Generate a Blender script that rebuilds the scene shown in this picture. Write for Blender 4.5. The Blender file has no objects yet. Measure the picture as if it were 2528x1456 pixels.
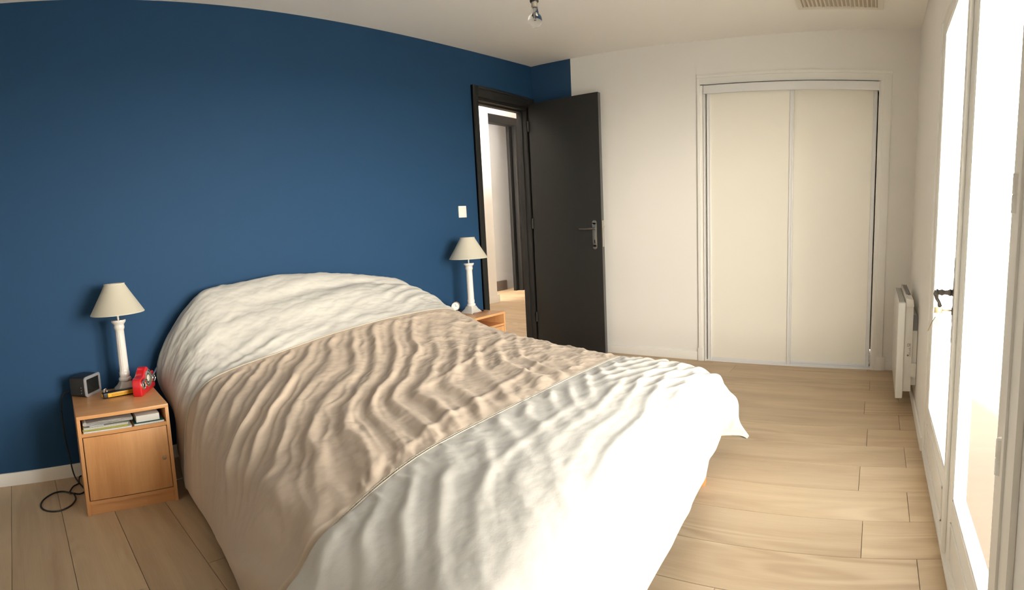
import bpy, bmesh, math, random
import numpy as np
from mathutils import Vector, Matrix, Euler
random.seed(3)
SC = bpy.context.scene
COL = SC.collection
PI = math.pi
# ------------------------------------------------------------------ camera (phone sweep panorama)
CAM_Z = 1.14079
D1, D2, D3 = 2.91424, 4.14666, 0.26019        # blue wall, closet wall, window wall
CEIL = 2.488
yaw, pitch, roll = 0.89345, -0.11993, -0.05202
fu, fv, cx, cy = 1360.7432, 1347.72352, -16.1846, -8.94681
F = np.array([math.sin(yaw)*math.cos(pitch), math.cos(yaw)*math.cos(pitch), math.sin(pitch)])
R0 = np.array([math.cos(yaw), -math.sin(yaw), 0.0]); U0 = np.cross(R0, F)
Rv = math.cos(roll)*R0 + math.sin(roll)*U0
Uv = -math.sin(roll)*R0 + math.cos(roll)*U0
cam = bpy.data.cameras.new('camera')
camo = bpy.data.objects.new('camera', cam)
COL.objects.link(camo)
camo.matrix_world = Matrix(((Rv[0], Uv[0], -F[0], 0), (Rv[1], Uv[1], -F[1], 0), (Rv[2], Uv[2], -F[2], CAM_Z), (0, 0, 0, 1)))
cam.type = 'PANO'
cam.panorama_type = 'CENTRAL_CYLINDRICAL'
cam.central_cylindrical_radius = 1.0
cam.central_cylindrical_range_u_min = (-1264 - cx)/fu
cam.central_cylindrical_range_u_max = (1264 - cx)/fu
cam.central_cylindrical_range_v_min = (728 + cy - 1456)/fv
cam.central_cylindrical_range_v_max = (728 + cy)/fv
cam.clip_start = 0.01
SC.camera = camo
# ------------------------------------------------------------------ exposure, world, daylight
SC.view_settings.view_transform = 'Standard'
SC.view_settings.look = 'None'
SC.view_settings.exposure = 0.35
SC.view_settings.gamma = 1.0
SC.view_settings.use_curve_mapping = False
SC.cycles.max_bounces = 14
SC.cycles.diffuse_bounces = 8
SC.cycles.use_denoising = True
SC.cycles.sample_clamp_indirect = 8
SKY = 36.0
W = bpy.data.worlds.new('sky'); SC.world = W; W.use_nodes = True
nt = W.node_tree; nt.nodes.clear()
out = nt.nodes.new('ShaderNodeOutputWorld'); bg = nt.nodes.new('ShaderNodeBackground')
tc = nt.nodes.new('ShaderNodeTexCoord'); sx = nt.nodes.new('ShaderNodeSeparateXYZ')
cr = nt.nodes.new('ShaderNodeValToRGB')
nt.links.new(tc.outputs['Generated'], sx.inputs[0])
nt.links.new(sx.outputs['Z'], cr.inputs[0])
nt.links.new(cr.outputs[0], bg.inputs[0])
e = cr.color_ramp.elements
e[0].position = 0.0; e[0].color = (1.0, 0.90, 0.76, 1)
e[1].position = 1.0; e[1].color = (0.10, 0.11, 0.125, 1)
for p, c in ((0.10, (1.0, 0.91, 0.79, 1)), (0.28, (0.38, 0.37, 0.35, 1)), (0.55, (0.17, 0.18, 0.19, 1))):
    k = cr.color_ramp.elements.new(p); k.color = c
bg.inputs[1].default_value = SKY
nt.links.new(bg.outputs[0], out.inputs[0])


def area(name, loc, rot, sx_, sy_, power, color=(1, 1, 1), portal=False, spread=PI):
    l = bpy.data.lights.new(name, 'AREA'); l.shape = 'RECTANGLE'; l.size = sx_; l.size_y = sy_
    l.energy = power; l.color = color
    l.spread = spread
    if portal:
        l.cycles.is_portal = True
    o = bpy.data.objects.new(name, l); COL.objects.link(o)
    o.location = loc; o.rotation_euler = rot
    return o


# portal lets Cycles find the sky through the glazed doors
area('window_portal', (1.80, -D3 - 0.10, 1.12), (PI/2, 0, 0), 1.5, 1.85, 1, portal=True)
SUN = bpy.data.lights.new('sun', 'SUN'); SUN.energy = 14.0; SUN.angle = math.radians(3); SUN.color = (1, .93, .82)
suno = bpy.data.objects.new('sun', SUN); COL.objects.link(suno)
suno.rotation_euler = Vector((-.55, -.16, -.82)).to_track_quat('-Z', 'Y').to_euler()   # high sun grazing along the facade: it lights the terrace, not the room
# added unseen area lamp that brightens the landing wall beyond the door
area('landing_fill', (5.9, 3.15, 2.1), (PI/2+.5, 0, 0), 1.0, 1.0, 36, (1, .97, .98), spread=1.35)


# ------------------------------------------------------------------ helpers
def lin(c):
    return tuple(((v/255)/12.92 if v/255 <= .04045 else ((v/255 + .055)/1.055)**2.4) for v in c) + (1,)


def mat(name, col, rough=.6, metal=0., spec=.5, bump=0., bscale=200., noise=0., nscale=8., coat=0., sheen=0.):
    m = bpy.data.materials.new(name); m.use_nodes = True
    n = m.node_tree.nodes; l = m.node_tree.links; b = n['Principled BSDF']
    c = lin(col) if max(col) > 1 else tuple(col) + (1,)
    b.inputs['Base Color'].default_value = c
    b.inputs['Roughness'].default_value = rough; b.inputs['Metallic'].default_value = metal
    b.inputs['Specular IOR Level'].default_value = spec
    b.inputs['Coat Weight'].default_value = coat
    b.inputs['Sheen Weight'].default_value = sheen
    t = n.new('ShaderNodeTexCoord')
    if noise:
        x = n.new('ShaderNodeTexNoise'); x.inputs['Scale'].default_value = nscale; x.inputs['Detail'].default_value = 4
        l.new(t.outputs['Object'], x.inputs['Vector'])
        mx = n.new('ShaderNodeMix'); mx.data_type = 'RGBA'
        mx.inputs[6].default_value = tuple(v*(1-noise) for v in c[:3]) + (1,)
        mx.inputs[7].default_value = tuple(min(1, v*(1+noise)) for v in c[:3]) + (1,)
        l.new(x.outputs['Fac'], mx.inputs[0]); l.new(mx.outputs[2], b.inputs['Base Color'])
    if bump:
        x = n.new('ShaderNodeTexNoise'); x.inputs['Scale'].default_value = bscale; x.inputs['Detail'].default_value = 3
        l.new(t.outputs['Object'], x.inputs['Vector'])
        bp = n.new('ShaderNodeBump'); bp.inputs['Strength'].default_value = bump; bp.inputs['Distance'].default_value = .002
        l.new(x.outputs['Fac'], bp.inputs['Height']); l.new(bp.outputs[0], b.inputs['Normal'])
    return m


def wood(name, c1, c2, axis, scale=9., stretch=14., rough=.45, knots=.5, bump=.15, rnd=True):
    """Grain running along an axis (0, 1 or 2) in object space; every board starts at its own place in the grain."""
    m = bpy.data.materials.new(name); m.use_nodes = True
    n = m.node_tree.nodes; l = m.node_tree.links; b = n['Principled BSDF']
    b.inputs['Roughness'].default_value = rough
    t = n.new('ShaderNodeTexCoord'); oi = n.new('ShaderNodeObjectInfo')
    ad = n.new('ShaderNodeVectorMath'); ad.operation = 'MULTIPLY_ADD'
    cmb = n.new('ShaderNodeCombineXYZ')
    for i in range(3):
        l.new(oi.outputs['Random'], cmb.inputs[i])
    ad.inputs[1].default_value = (37, 53, 71) if rnd else (0, 0, 0)
    l.new(cmb.outputs[0], ad.inputs[0]); l.new(t.outputs['Object'], ad.inputs[2])
    mp = n.new('ShaderNodeMapping'); s = [scale]*3; s[axis] = scale/stretch
    mp.inputs['Scale'].default_value = s; l.new(ad.outputs[0], mp.inputs['Vector'])
    n1 = n.new('ShaderNodeTexNoise'); n1.inputs['Scale'].default_value = 1.0; n1.inputs['Detail'].default_value = 5
    n1.inputs['Distortion'].default_value = .9; l.new(mp.outputs[0], n1.inputs['Vector'])
    # cathedral figure: contour lines of a smooth stretched noise
    mpf = n.new('ShaderNodeMapping'); s = [scale*.62]*3; s[axis] = scale*.62/6.5
    mpf.inputs['Scale'].default_value = s; l.new(ad.outputs[0], mpf.inputs['Vector'])
    n2 = n.new('ShaderNodeTexNoise'); n2.inputs['Scale'].default_value = .8; n2.inputs['Detail'].default_value = 2
    n2.inputs['Distortion'].default_value = .35; l.new(mpf.outputs[0], n2.inputs['Vector'])
    mu = n.new('ShaderNodeMath'); mu.operation = 'MULTIPLY'; mu.inputs[1].default_value = 95
    l.new(n2.outputs['Fac'], mu.inputs[0])
    si = n.new('ShaderNodeMath'); si.operation = 'SINE'; l.new(mu.outputs[0], si.inputs[0])
    n3 = n.new('ShaderNodeTexNoise'); n3.inputs['Scale'].default_value = .8; l.new(mpf.outputs[0], n3.inputs['Vector'])
    ma = n.new('ShaderNodeMapRange'); ma.inputs[1].default_value = .5; ma.inputs[2].default_value = .68
    ma.inputs[3].default_value = 0; ma.inputs[4].default_value = .16*knots*2; l.new(n3.outputs['Fac'], ma.inputs[0])
    m2 = n.new('ShaderNodeMath'); m2.operation = 'MULTIPLY'; l.new(si.outputs[0], m2.inputs[0]); l.new(ma.outputs[0], m2.inputs[1])
    # fine pores
    mp2 = n.new('ShaderNodeMapping'); s = [230]*3; s[axis] = 9
    mp2.inputs['Scale'].default_value = s; l.new(ad.outputs[0], mp2.inputs['Vector'])
    n4 = n.new('ShaderNodeTexNoise'); n4.inputs['Scale'].default_value = 1; n4.inputs['Detail'].default_value = 2; l.new(mp2.outputs[0], n4.inputs['Vector'])
    m4 = n.new('ShaderNodeMath'); m4.operation = 'MULTIPLY_ADD'; m4.inputs[1].default_value = .22; m4.inputs[2].default_value = -.11
    l.new(n4.outputs['Fac'], m4.inputs[0])
    a1 = n.new('ShaderNodeMath'); a1.operation = 'ADD'; l.new(n1.outputs['Fac'], a1.inputs[0]); l.new(m2.outputs[0], a1.inputs[1])
    a2 = n.new('ShaderNodeMath'); a2.operation = 'ADD'; l.new(a1.outputs[0], a2.inputs[0]); l.new(m4.outputs[0], a2.inputs[1])
    r = n.new('ShaderNodeValToRGB'); r.color_ramp.elements[0].position = .28; r.color_ramp.elements[1].position = .72
    r.color_ramp.elements[0].color = lin(c1); r.color_ramp.elements[1].color = lin(c2)
    l.new(a2.outputs[0], r.inputs[0])
    hs = n.new('ShaderNodeHueSaturation')
    mr = n.new('ShaderNodeMapRange'); mr.inputs[3].default_value = .93 if rnd else 1; mr.inputs[4].default_value = 1.07 if rnd else 1
    l.new(oi.outputs['Random'], mr.inputs[0]); l.new(mr.outputs[0], hs.inputs['Value'])
    l.new(r.outputs[0], hs.inputs['Color']); l.new(hs.outputs[0], b.inputs['Base Color'])
    bp = n.new('ShaderNodeBump'); bp.inputs['Strength'].default_value = bump; bp.inputs['Distance'].default_value = .001
    l.new(a2.outputs[0], bp.inputs['Height']); l.new(bp.outputs[0], b.inputs['Normal'])
    return m


def setp(o, label=None, cat=None, group=None, kind=None):
    if label: o['label'] = label
    if cat: o['category'] = cat
    if group: o['group'] = group
    if kind: o['kind'] = kind
    return o


def root(name, loc=(0, 0, 0), rz=0, label=None, cat=None, group=None, kind=None):
    o = bpy.data.objects.new(name, None); COL.objects.link(o)
    o.location = loc; o.rotation_euler = (0, 0, rz); o.empty_display_size = .05
    return setp(o, label, cat, group, kind)


class MB:
    """Collects simple shapes and links them as one mesh object."""
    def __init__(s): s.v = []; s.f = []

    def add(s, vs, fs):
        k = len(s.v); s.v += [tuple(map(float, v)) for v in vs]; s.f += [tuple(i + k for i in f) for f in fs]; return s

    def box(s, x0, x1, y0, y1, z0, z1):
        x0, x1 = sorted((x0, x1)); y0, y1 = sorted((y0, y1)); z0, z1 = sorted((z0, z1))
        return s.add([(x0, y0, z0), (x1, y0, z0), (x1, y1, z0), (x0, y1, z0), (x0, y0, z1), (x1, y0, z1), (x1, y1, z1), (x0, y1, z1)],
                     [(0, 3, 2, 1), (4, 5, 6, 7), (0, 1, 5, 4), (1, 2, 6, 5), (2, 3, 7, 6), (3, 0, 4, 7)])

    def lathe(s, prof, n=32, c=(0, 0, 0), axis='Z', flute=None):
        """prof: list of (radius, height)"""
        vs = []
        for (r, h) in prof:
            for i in range(n):
                a = 2*PI*i/n
                rr = r*(1 + (flute(h, a) if flute else 0))
                p = (rr*math.cos(a), rr*math.sin(a), h)
                if axis == 'X': p = (p[2], p[0], p[1])
                if axis == 'Y': p = (p[0], p[2], p[1])
                vs.append((p[0]+c[0], p[1]+c[1], p[2]+c[2]))
        fs = []
        for j in range(len(prof)-1):
            for i in range(n):
                a, b = j*n+i, j*n+(i+1) % n
                fs.append((a, b, b+n, a+n) if axis != 'Y' else (a, a+n, b+n, b))
        if prof[0][0] > 1e-5: fs.append(tuple(range(n-1, -1, -1)) if axis != 'Y' else tuple(range(n)))
        if prof[-1][0] > 1e-5:
            k = (len(prof)-1)*n; fs.append(tuple(range(k, k+n)) if axis != 'Y' else tuple(range(k+n-1, k-1, -1)))
        return s.add(vs, fs)

    def tube(s, pts, r, n=8, closed=False):
        pts = [Vector(p) for p in pts]; N = len(pts); vs = []; fs = []
        up = Vector((0, 0, 1))
        for i, p in enumerate(pts):
            a = pts[(i-1) % N] if closed or i > 0 else p; b = pts[(i+1) % N] if closed or i < N-1 else p
            t = (b-a).normalized()
            x = t.cross(up)
            if x.length < .05: x = t.cross(Vector((1, 0, 0)))
            x.normalize(); y = x.cross(t)
            rr = r[i] if isinstance(r, (list, tuple)) else r
            for k in range(n):
                q = p + x*math.cos(2*PI*k/n)*rr + y*math.sin(2*PI*k/n)*rr
                vs.append(tuple(q))
        for i in range(N if closed else N-1):
            for k in range(n):
                a, b = i*n+k, i*n+(k+1) % n; c, d = ((i+1) % N)*n+(k+1) % n, ((i+1) % N)*n+k
                fs.append((a, b, c, d))
        if not closed:
            fs.append(tuple(range(n-1, -1, -1))); fs.append(tuple(range((N-1)*n, N*n)))
        return s.add(vs, fs)

    def prism(s, pts, h0, h1, plane='XY'):
        """extrude a closed outline (2-D) between h0 and h1 along the remaining axis"""
        def P(a, b, h): return {'XY': (a, b, h), 'XZ': (a, h, b), 'YZ': (h, a, b)}[plane]
        n = len(pts); vs = [P(a, b, h0) for a, b in pts] + [P(a, b, h1) for a, b in pts]
        fs = [(i, (i+1) % n, n+(i+1) % n, n+i) for i in range(n)]
        fs += [tuple(range(n-1, -1, -1)), tuple(range(n, 2*n))]
        return s.add(vs, fs)

    def build(s, name, m, parent=None, bevel=0., smooth=False, seg=2, label=None, ang=40):
        me = bpy.data.meshes.new(name); me.from_pydata(s.v, [], s.f); me.validate()
        bm = bmesh.new(); bm.from_mesh(me); bmesh.ops.recalc_face_normals(bm, faces=bm.faces)
        if bevel:
            es = [x for x in bm.edges if len(x.link_faces) == 2 and x.calc_face_angle(0) > .5]
            bmesh.ops.bevel(bm, geom=es, offset=bevel, segments=seg, affect='EDGES', profile=.6, clamp_overlap=True)
        bm.to_mesh(me); bm.free()
        ms = m if isinstance(m, (list, tuple)) else [m]
        for q in ms: me.materials.append(q)
        if smooth or bevel:
            me.polygons.foreach_set('use_smooth', [True]*len(me.polygons))
            try: me.set_sharp_from_angle(angle=math.radians(ang))
            except Exception: pass
        o = bpy.data.objects.new(name, me); COL.objects.link(o)
        if parent: o.parent = parent
        if label: o['label'] = label
        return o


def fbm(x, y, oct=4, seed=0, lac=2.0, gain=.5):
    """value noise, vectorised, about -1..1"""
    rs = np.random.RandomState(seed); T = rs.rand(256, 256)*2 - 1
    tot = np.zeros_like(x); a = 1.; nrm = 0
    for o in range(oct):
        xi = np.floor(x).astype(int); yi = np.floor(y).astype(int); xf = x-xi; yf = y-yi
        u = xf*xf*xf*(xf*(xf*6-15)+10); v = yf*yf*yf*(yf*(yf*6-15)+10)
        g = lambda i, j: T[(xi+i) % 256, (yi+j) % 256]
        tot += a*((g(0, 0)*(1-u)+g(1, 0)*u)*(1-v)+(g(0, 1)*(1-u)+g(1, 1)*u)*v)
        nrm += a; a *= gain; x = x*lac+17.3; y = y*lac+9.1
    return tot/nrm


# ------------------------------------------------------------------ materials
M_white = mat('white_wall_paint', (.88, .865, .83), .75, bump=.08, bscale=160)
M_ceil = mat('ceiling_paint', (.91, .895, .86), .85, bump=.05, bscale=200)
M_trim = mat('white_gloss_trim', (.87, .86, .82), .35)
M_door_white = mat('white_lacquer', (.87, .845, .76), .30)
M_charcoal = mat('charcoal_door_paint', (.022, .022, .021), .5, spec=.35, bump=.10, bscale=320)
M_charcoal_edge = mat('charcoal_edge_paint', (.10, .10, .10), .4)
M_alu = mat('white_aluminium', (.80, .80, .80), .3, metal=.0)
M_nickel = mat('satin_nickel', (.62, .58, .50), .3, metal=1.)
M_iron = mat('dark_antique_iron', (.13, .12, .11), .45, metal=.8)
M_chrome = mat('chrome', (.8, .8, .8), .12, metal=1.)
M_black = mat('black_plastic', (.012, .012, .013), .4)
M_dark = mat('dark_gap', (.02, .02, .02), .9)
M_shade = mat('ivory_lamp_fabric', (.60, .57, .47), .9, bump=.3, bscale=900)
M_ceramic = mat('white_ceramic', (.78, .76, .73), .18, coat=.6)
M_base = mat('grey_marbled_ceramic', (.60, .58, .54), .3, noise=.15, nscale=30)
M_red = mat('glossy_red_plastic', (.62, .012, .022), .22, coat=.6)
M_yellow = mat('yellow_plastic', (.80, .42, .01), .45)
M_silver = mat('silver_plastic', (.42, .43, .46), .35, metal=.4)
M_screen = mat('dark_glossy_display', (.015, .016, .016), .08)
M_paper = mat('paper_white', (.70, .69, .66), .7, noise=.06, nscale=60)
M_cable_b = mat('black_cable', (.012, .012, .013), .5)
M_cable_w = mat('white_cable', (.65, .64, .60), .5)
M_brass = mat('pale_brass', (.75, .62, .36), .3, metal=1.)
M_heater = mat('white_enamel', (.76, .75, .71), .22)
M_grey = mat('grey_plastic', (.20, .20, .20), .5)
M_leg = mat('orange_varnished_wood', (.75, .33, .10), .35)
M_beech = wood('beech_laminate', (196, 139, 88), (226, 172, 118), 2, scale=7, stretch=9, rough=.32, knots=.15, bump=.03, rnd=False)
M_beech_h = wood('beech_laminate_across', (196, 139, 88), (226, 172, 118), 0, scale=7, stretch=9, rough=.32, knots=.15, bump=.03, rnd=False)
M_oak = wood('pale_oak_floor', (172, 147, 116), (197, 174, 142), 1, scale=8, stretch=9, rough=.45, knots=.6)
M_groove = mat('floor_groove', (.10, .075, .05), .9)

# blue accent wall, and the corner strip painted the same blue
M_blue = mat('petrol_blue_paint', (.0160, .061, .142), .7, spec=.22, bump=.12, bscale=260)
M_back = bpy.data.materials.new('white_paint_with_blue_corner'); M_back.use_nodes = True
n = M_back.node_tree.nodes; l = M_back.node_tree.links; b = n['Principled BSDF']
g = n.new('ShaderNodeNewGeometry'); s_ = n.new('ShaderNodeSeparateXYZ'); l.new(g.outputs['Position'], s_.inputs[0])
c_ = n.new('ShaderNodeMath'); c_.operation = 'GREATER_THAN'; c_.inputs[1].default_value = 2.508; l.new(s_.outputs['Y'], c_.inputs[0])
mx = n.new('ShaderNodeMix'); mx.data_type = 'RGBA'; mx.inputs[6].default_value = (.86, .845, .81, 1); mx.inputs[7].default_value = (.0160, .061, .142, 1)
l.new(c_.outputs[0], mx.inputs[0]); l.new(mx.outputs[2], b.inputs['Base Color']); b.inputs['Roughness'].default_value = .7

M_glass = bpy.data.materials.new('window_glass'); M_glass.use_nodes = True
n = M_glass.node_tree.nodes; l = M_glass.node_tree.links; n.clear()
o_ = n.new('ShaderNodeOutputMaterial'); tr = n.new('ShaderNodeBsdfTransparent'); gl = n.new('ShaderNodeBsdfGlossy'); gl.inputs['Roughness'].default_value = .02
ms = n.new('ShaderNodeMixShader'); ms.inputs[0].default_value = .05
tr.inputs[0].default_value = (.97, .97, .96, 1)
l.new(tr.outputs[0], ms.inputs[1]); l.new(gl.outputs[0], ms.inputs[2]); l.new(ms.outputs[0], o_.inputs[0])

M_bulb = bpy.data.materials.new('clear_bulb_glass'); M_bulb.use_nodes = True
b = M_bulb.node_tree.nodes['Principled BSDF']; b.inputs['Transmission Weight'].default_value = 1; b.inputs['Roughness'].default_value = .03; b.inputs['IOR'].default_value = 1.3

STRUCT = dict(kind='structure')
XL = -1.1            # wall behind the left edge of the frame

# ------------------------------------------------------------------ room shell
fl = root('floor', kind='structure', label='pale oak plank floor running towards the window doors', cat='floor')
MB().box(XL-.1, 9.2, -.9, 6.6, -.12, -.012).build('subfloor', M_groove, fl)
PW = .2345; X0 = 1.738
mesh_cache = {}
i = 0
kmin = int(math.floor((XL - X0)/PW)); kmax = int(math.ceil((9.0 - X0)/PW))
for k in range(kmin, kmax):
    xa = X0 + k*PW; xb = xa + PW
    first = [.02, -.16, .045, -.17][k % 4] if k >= -1 else [.50, .58, .46, .62][k % 4]
    ylim = (-.36, 2.93) if xb < 3.3 else (-.36, 6.4)
    if xa > 4.15: ylim = (3.02, 6.4)
    y = first - 1.22*2
    while y < ylim[1]:
        y0, y1 = max(y, ylim[0]), min(y + 1.22, ylim[1])
        if y1 - y0 > .01:
            L = round(y1 - y0, 3)
            me = mesh_cache.get(L)
            if me is None:
                w, h = (PW - .0016)/2, (L - .0016)/2; c = .0012
                me = bpy.data.meshes.new('plank')
                vs = [(-w, -h, -.012), (w, -h, -.012), (w, h, -.012), (-w, h, -.012), (-w, -h, -c), (w, -h, -c), (w, h, -c), (-w, h, -c),
                      (-w+c, -h+c, 0), (w-c, -h+c, 0), (w-c, h-c, 0), (-w+c, h-c, 0)]
                fs = [(8, 9, 10, 11), (4, 5, 9, 8), (5, 6, 10, 9), (6, 7, 11, 10), (7, 4, 8, 11), (0, 1, 5, 4), (1, 2, 6, 5), (2, 3, 7, 6), (3, 0, 4, 7)]
                me.from_pydata(vs, [], fs); me.materials.append(M_oak); mesh_cache[L] = me
            o = bpy.data.objects.new('plank', me); COL.objects.link(o); o.parent = fl
            o.location = ((xa+xb)/2, (y0+y1)/2, 0)
        y += 1.22

# the plaster ceiling is not quite flat: it lifts a little towards the corners


def ceil_z(X, Y):
    s_y = min(1, max(0, (Y-1.35)/1.5)); t_x = min(1, max(0, (X-3.1)/1.05))
    return 2.488 + .0125*(X-2.3)**2*s_y + (.022*(Y-1.35)**2*t_x if Y < 1.35 else 0)


gx = np.linspace(XL-.1, D2+.7, 41); gy = np.linspace(-.46, D1+.12, 31); vs = []; fs = []
for k in (0, .1):
    for a in gx:
        for c in gy: vs.append((a, c, min(ceil_z(min(a, D2), c), 2.62)+k))
n0 = len(gx)*len(gy); ny_ = len(gy)
for i in range(len(gx)-1):
    for j in range(ny_-1):
        a = i*ny_+j; fs += [(a, a+1, a+ny_+1, a+ny_), (n0+a, n0+a+ny_, n0+a+ny_+1, n0+a+1)]
MB().add(vs, fs).build('ceiling', M_ceil, smooth=True)
setp(bpy.data.objects['ceiling'], 'matt off-white ceiling of the bedroom', 'ceiling', kind='structure')

DX0, DX1, DZ = 3.385, 4.065, 2.165       # room door opening
w = MB().box(XL-.1, DX0, D1, D1+.1, 0, 2.63).box(DX0, DX1, D1, D1+.1, DZ, 2.63).box(DX1, D2+.1, D1, D1+.1, 0, 2.63)
setp(w.build('wall_left', M_blue), 'dark petrol blue painted wall behind the bed', 'wall', kind='structure')
CY0, CY1, CZ = .027, 1.33, 2.105         # closet opening
w = MB().box(D2, D2+.1, CY1, D1, 0, 2.63).box(D2, D2+.1, -D3-.2, CY0, 0, 2.63).box(D2, D2+.1, CY0, CY1, CZ, 2.63)
w.box(D2+.1, D2+.7, CY0-.02, CY0, 0, 2.63).box(D2+.1, D2+.7, CY1, CY1+.02, 0, 2.63).box(D2+.68, D2+.7, CY0, CY1, 0, 2.63)
setp(w.build('wall_back', M_back), 'off-white wall with the closet and a blue strip at its corner', 'wall', kind='structure')
WX0, WX1, WZ = .955, 2.63, 2.09          # French door opening
w = MB().box(XL-.1, WX0, -D3-.2, -D3, 0, 2.63).box(WX1, D2+.1, -D3-.2, -D3, 0, 2.63).box(WX0, WX1, -D3-.2, -D3, WZ, 2.63)
setp(w.build('wall_right', M_white), 'white wall holding the glazed double doors', 'wall', kind='structure')
setp(MB().box(XL-.1, XL, -D3-.2, D1+.1, 0, 2.63).build('wall_front', M_white), 'white wall opposite the closet', 'wall', kind='structure')

# baseboards
BH = .07


def skirting(name, pts, th, label):
    """pts: list of (x0,y0,x1,y1) boxes; profile with a small rounded top"""
    m = MB()
    for (x0, x1, y0, y1) in pts: m.box(x0, x1, y0, y1, 0, BH)
    return setp(m.build(name, M_trim, bevel=.003), label, 'baseboard', kind='structure')


skirting('baseboard_left', [(XL, 3.325, D1-.013, D1)], .013, 'white baseboard at the foot of the blue wall')
skirting('baseboard_back', [(D2-.013, D2, 1.395, D1-.02), (D2-.013, D2, -D3, -.075)], .013, 'white baseboard under the closet wall')
skirting('baseboard_right', [(WX1+.002, D2-.013, -D3, -D3+.013), (XL, WX0-.075, -D3, -D3+.013)], .013, 'white baseboard beside the glazed doors')

# outside terrace and its ground
M_ter = mat('terrace_paving', (.62, .60, .55), .9, noise=.1, nscale=4)
setp(MB().box(-14, 18, -30, -.46, -.2, -.03).build('terrace', M_ter), 'sunlit pale terrace outside the glazed doors', 'terrace', kind='structure')

# ------------------------------------------------------------------ door casing to the landing (dark grey)
tr = root('trim_1', kind='structure', label='charcoal door casing round the opening in the blue wall', cat='door casing')
fx0, fx1, fz = 3.325, D2-.002, 2.245
yo = D1-.018
MB().box(fx0, DX0+.004, yo, D1+.001, 0, fz).box(fx0, fx0+.018, yo-.008, D1, 0, fz).build('casing_post', M_charcoal, tr, bevel=.003)
MB().box(DX1-.004, fx1, yo, D1+.001, 0, fz).build('casing_post', M_charcoal, tr, bevel=.003)
MB().box(DX0+.004, DX1-.004, yo, D1+.001, DZ-.004, fz).box(DX0, DX1, yo-.008, D1, fz-.02, fz).build('casing_head', M_charcoal, tr, bevel=.003)
MB().box(DX0-.002, DX0+.024, D1, D1+.1, 0, DZ).box(DX0+.024, DX0+.036, D1+.045, D1+.1, 0, DZ).build('jamb', M_charcoal, tr, bevel=.002)
MB().box(DX1-.024, DX1+.002, D1, D1+.1, 0, DZ).box(DX1-.036, DX1-.024, D1+.045, D1+.1, 0, DZ).build('jamb', M_charcoal, tr, bevel=.002)
MB().box(DX0+.024, DX1-.024, D1, D1+.1, DZ-.026, DZ+.001).box(DX0+.036, DX1-.036, D1+.045, D1+.1, DZ-.038, DZ-.026).build('head_jamb', M_charcoal, tr, bevel=.002)

# door leaf, folded back against the closet wall
d = root('door_1', (4.055, 2.885, 0), kind='structure', label='flat charcoal door standing open against the white wall', cat='door')
d.rotation_euler = (0, 0, 0)
LW = .69; LT = .04; LZ = 2.185
leaf = MB().box(-LT/2+.0, LT/2, -LW, 0, .012, LZ).build('door_leaf', M_charcoal, d, bevel=.0015)
MB().box(-LT/2+.001, LT/2-.001, -LW-.002, -LW+.0002, .014, LZ-.002).build('door_edge', M_charcoal_edge, d, label='lighter grey lock edge of the door')
MB().box(-.011, .011, -LW-.004, -LW, .93, 1.15).build('lock_faceplate', M_nickel, d)
MB().box(-.006, .008, -LW-.014, -LW-.002, 1.085, 1.105).build('latch', M_nickel, d, bevel=.002)
px = -LT/2
pl = MB().box(px-.007, px, -LW+.045, -LW+.085, .93, 1.135)
pl.lathe([(.020, px-.007), (.020, px)], 20, (0, -LW+.065, .93), 'X').lathe([(.020, px-.007), (.020, px)], 20, (0, -LW+.065, 1.135), 'X')
po = pl.build('handle_plate', M_nickel, d, bevel=.002, label='satin nickel handle plate')
MB().box(px-.009, px-.0065, -LW+.060, -LW+.070, .962, .99).build('keyhole', M_dark, po)
MB().tube([(px-.004, -LW+.065, 1.085), (px-.03, -LW+.065, 1.085), (px-.048, -LW+.068, 1.085), (px-.055, -LW+.085, 1.085), (px-.054, -LW+.13, 1.083), (px-.052, -LW+.185, 1.084)],
          [.011, .0095, .0095, .0095, .0085, .0075], 12).build('lever', M_iron, d, smooth=True, label='dark lever handle')
for zz in (.25, 1.1, 1.95):
    MB().lathe([(.008, 0), (.009, .001), (.009, .09), (.008, .091)], 14, (-LT/2-.006, .004, zz)).build('hinge', M_charcoal, d, smooth=True)

# light switches


def switch(loc, rz, label, sc=1.):
    r = root('light_switch', loc, rz, label, 'light switch')
    MB().box(-.043*sc, .043*sc, -.009, 0, -.045*sc, .045*sc).build('cover_plate', M_trim, r, bevel=.004)
    MB().box(-.031*sc, .031*sc, -.013, -.008, -.032*sc, .032*sc).build('rocker', M_trim, r, bevel=.003)
    return r


switch((3.142, D1, 1.265), 0, 'white square light switch on the blue wall above right bedside lamp')

# ------------------------------------------------------------------ landing beyond the door
HY = 5.2
setp(MB().box(5.0, 6.27, HY, HY+.12, 0, 3.3).build('wall_landing', M_white), 'narrow white wall seen through the open door', 'wall', kind='structure')
setp(MB().box(5.0, 6.31, HY-.02, HY, 0, .12).box(6.27, 6.31, HY, HY+.12, 0, .12).build('baseboard_landing', M_trim, bevel=.004), 'white baseboard at the foot of the landing wall', 'baseboard', kind='structure')
M_blackish = mat('black_frame_paint', (.006, .006, .006), .6, spec=.2)
M_hallgrey = mat('grey_landing_plaster', (.50, .50, .50), .85, bump=.2, bscale=60)
setp(MB().box(5.9, 9.1, 6.12, 6.2, 0, 3.3).build('wall_stairwell', M_hallgrey), 'grey plaster stairwell wall behind the far doorway', 'wall', kind='structure')
setp(MB().box(9.0, 9.1, 3.0, 6.2, 0, 3.3).build('wall_landing_end', M_white), 'white end wall of the landing', 'wall', kind='structure')
setp(MB().box(4.25, 9.1, D1+.02, D1+.1, 0, 3.3).box(4.15, 4.25, D1+.02, D1+.1, 0, 3.3).build('wall_landing_near', M_white), 'landing side wall behind the closet', 'wall', kind='structure')
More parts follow.
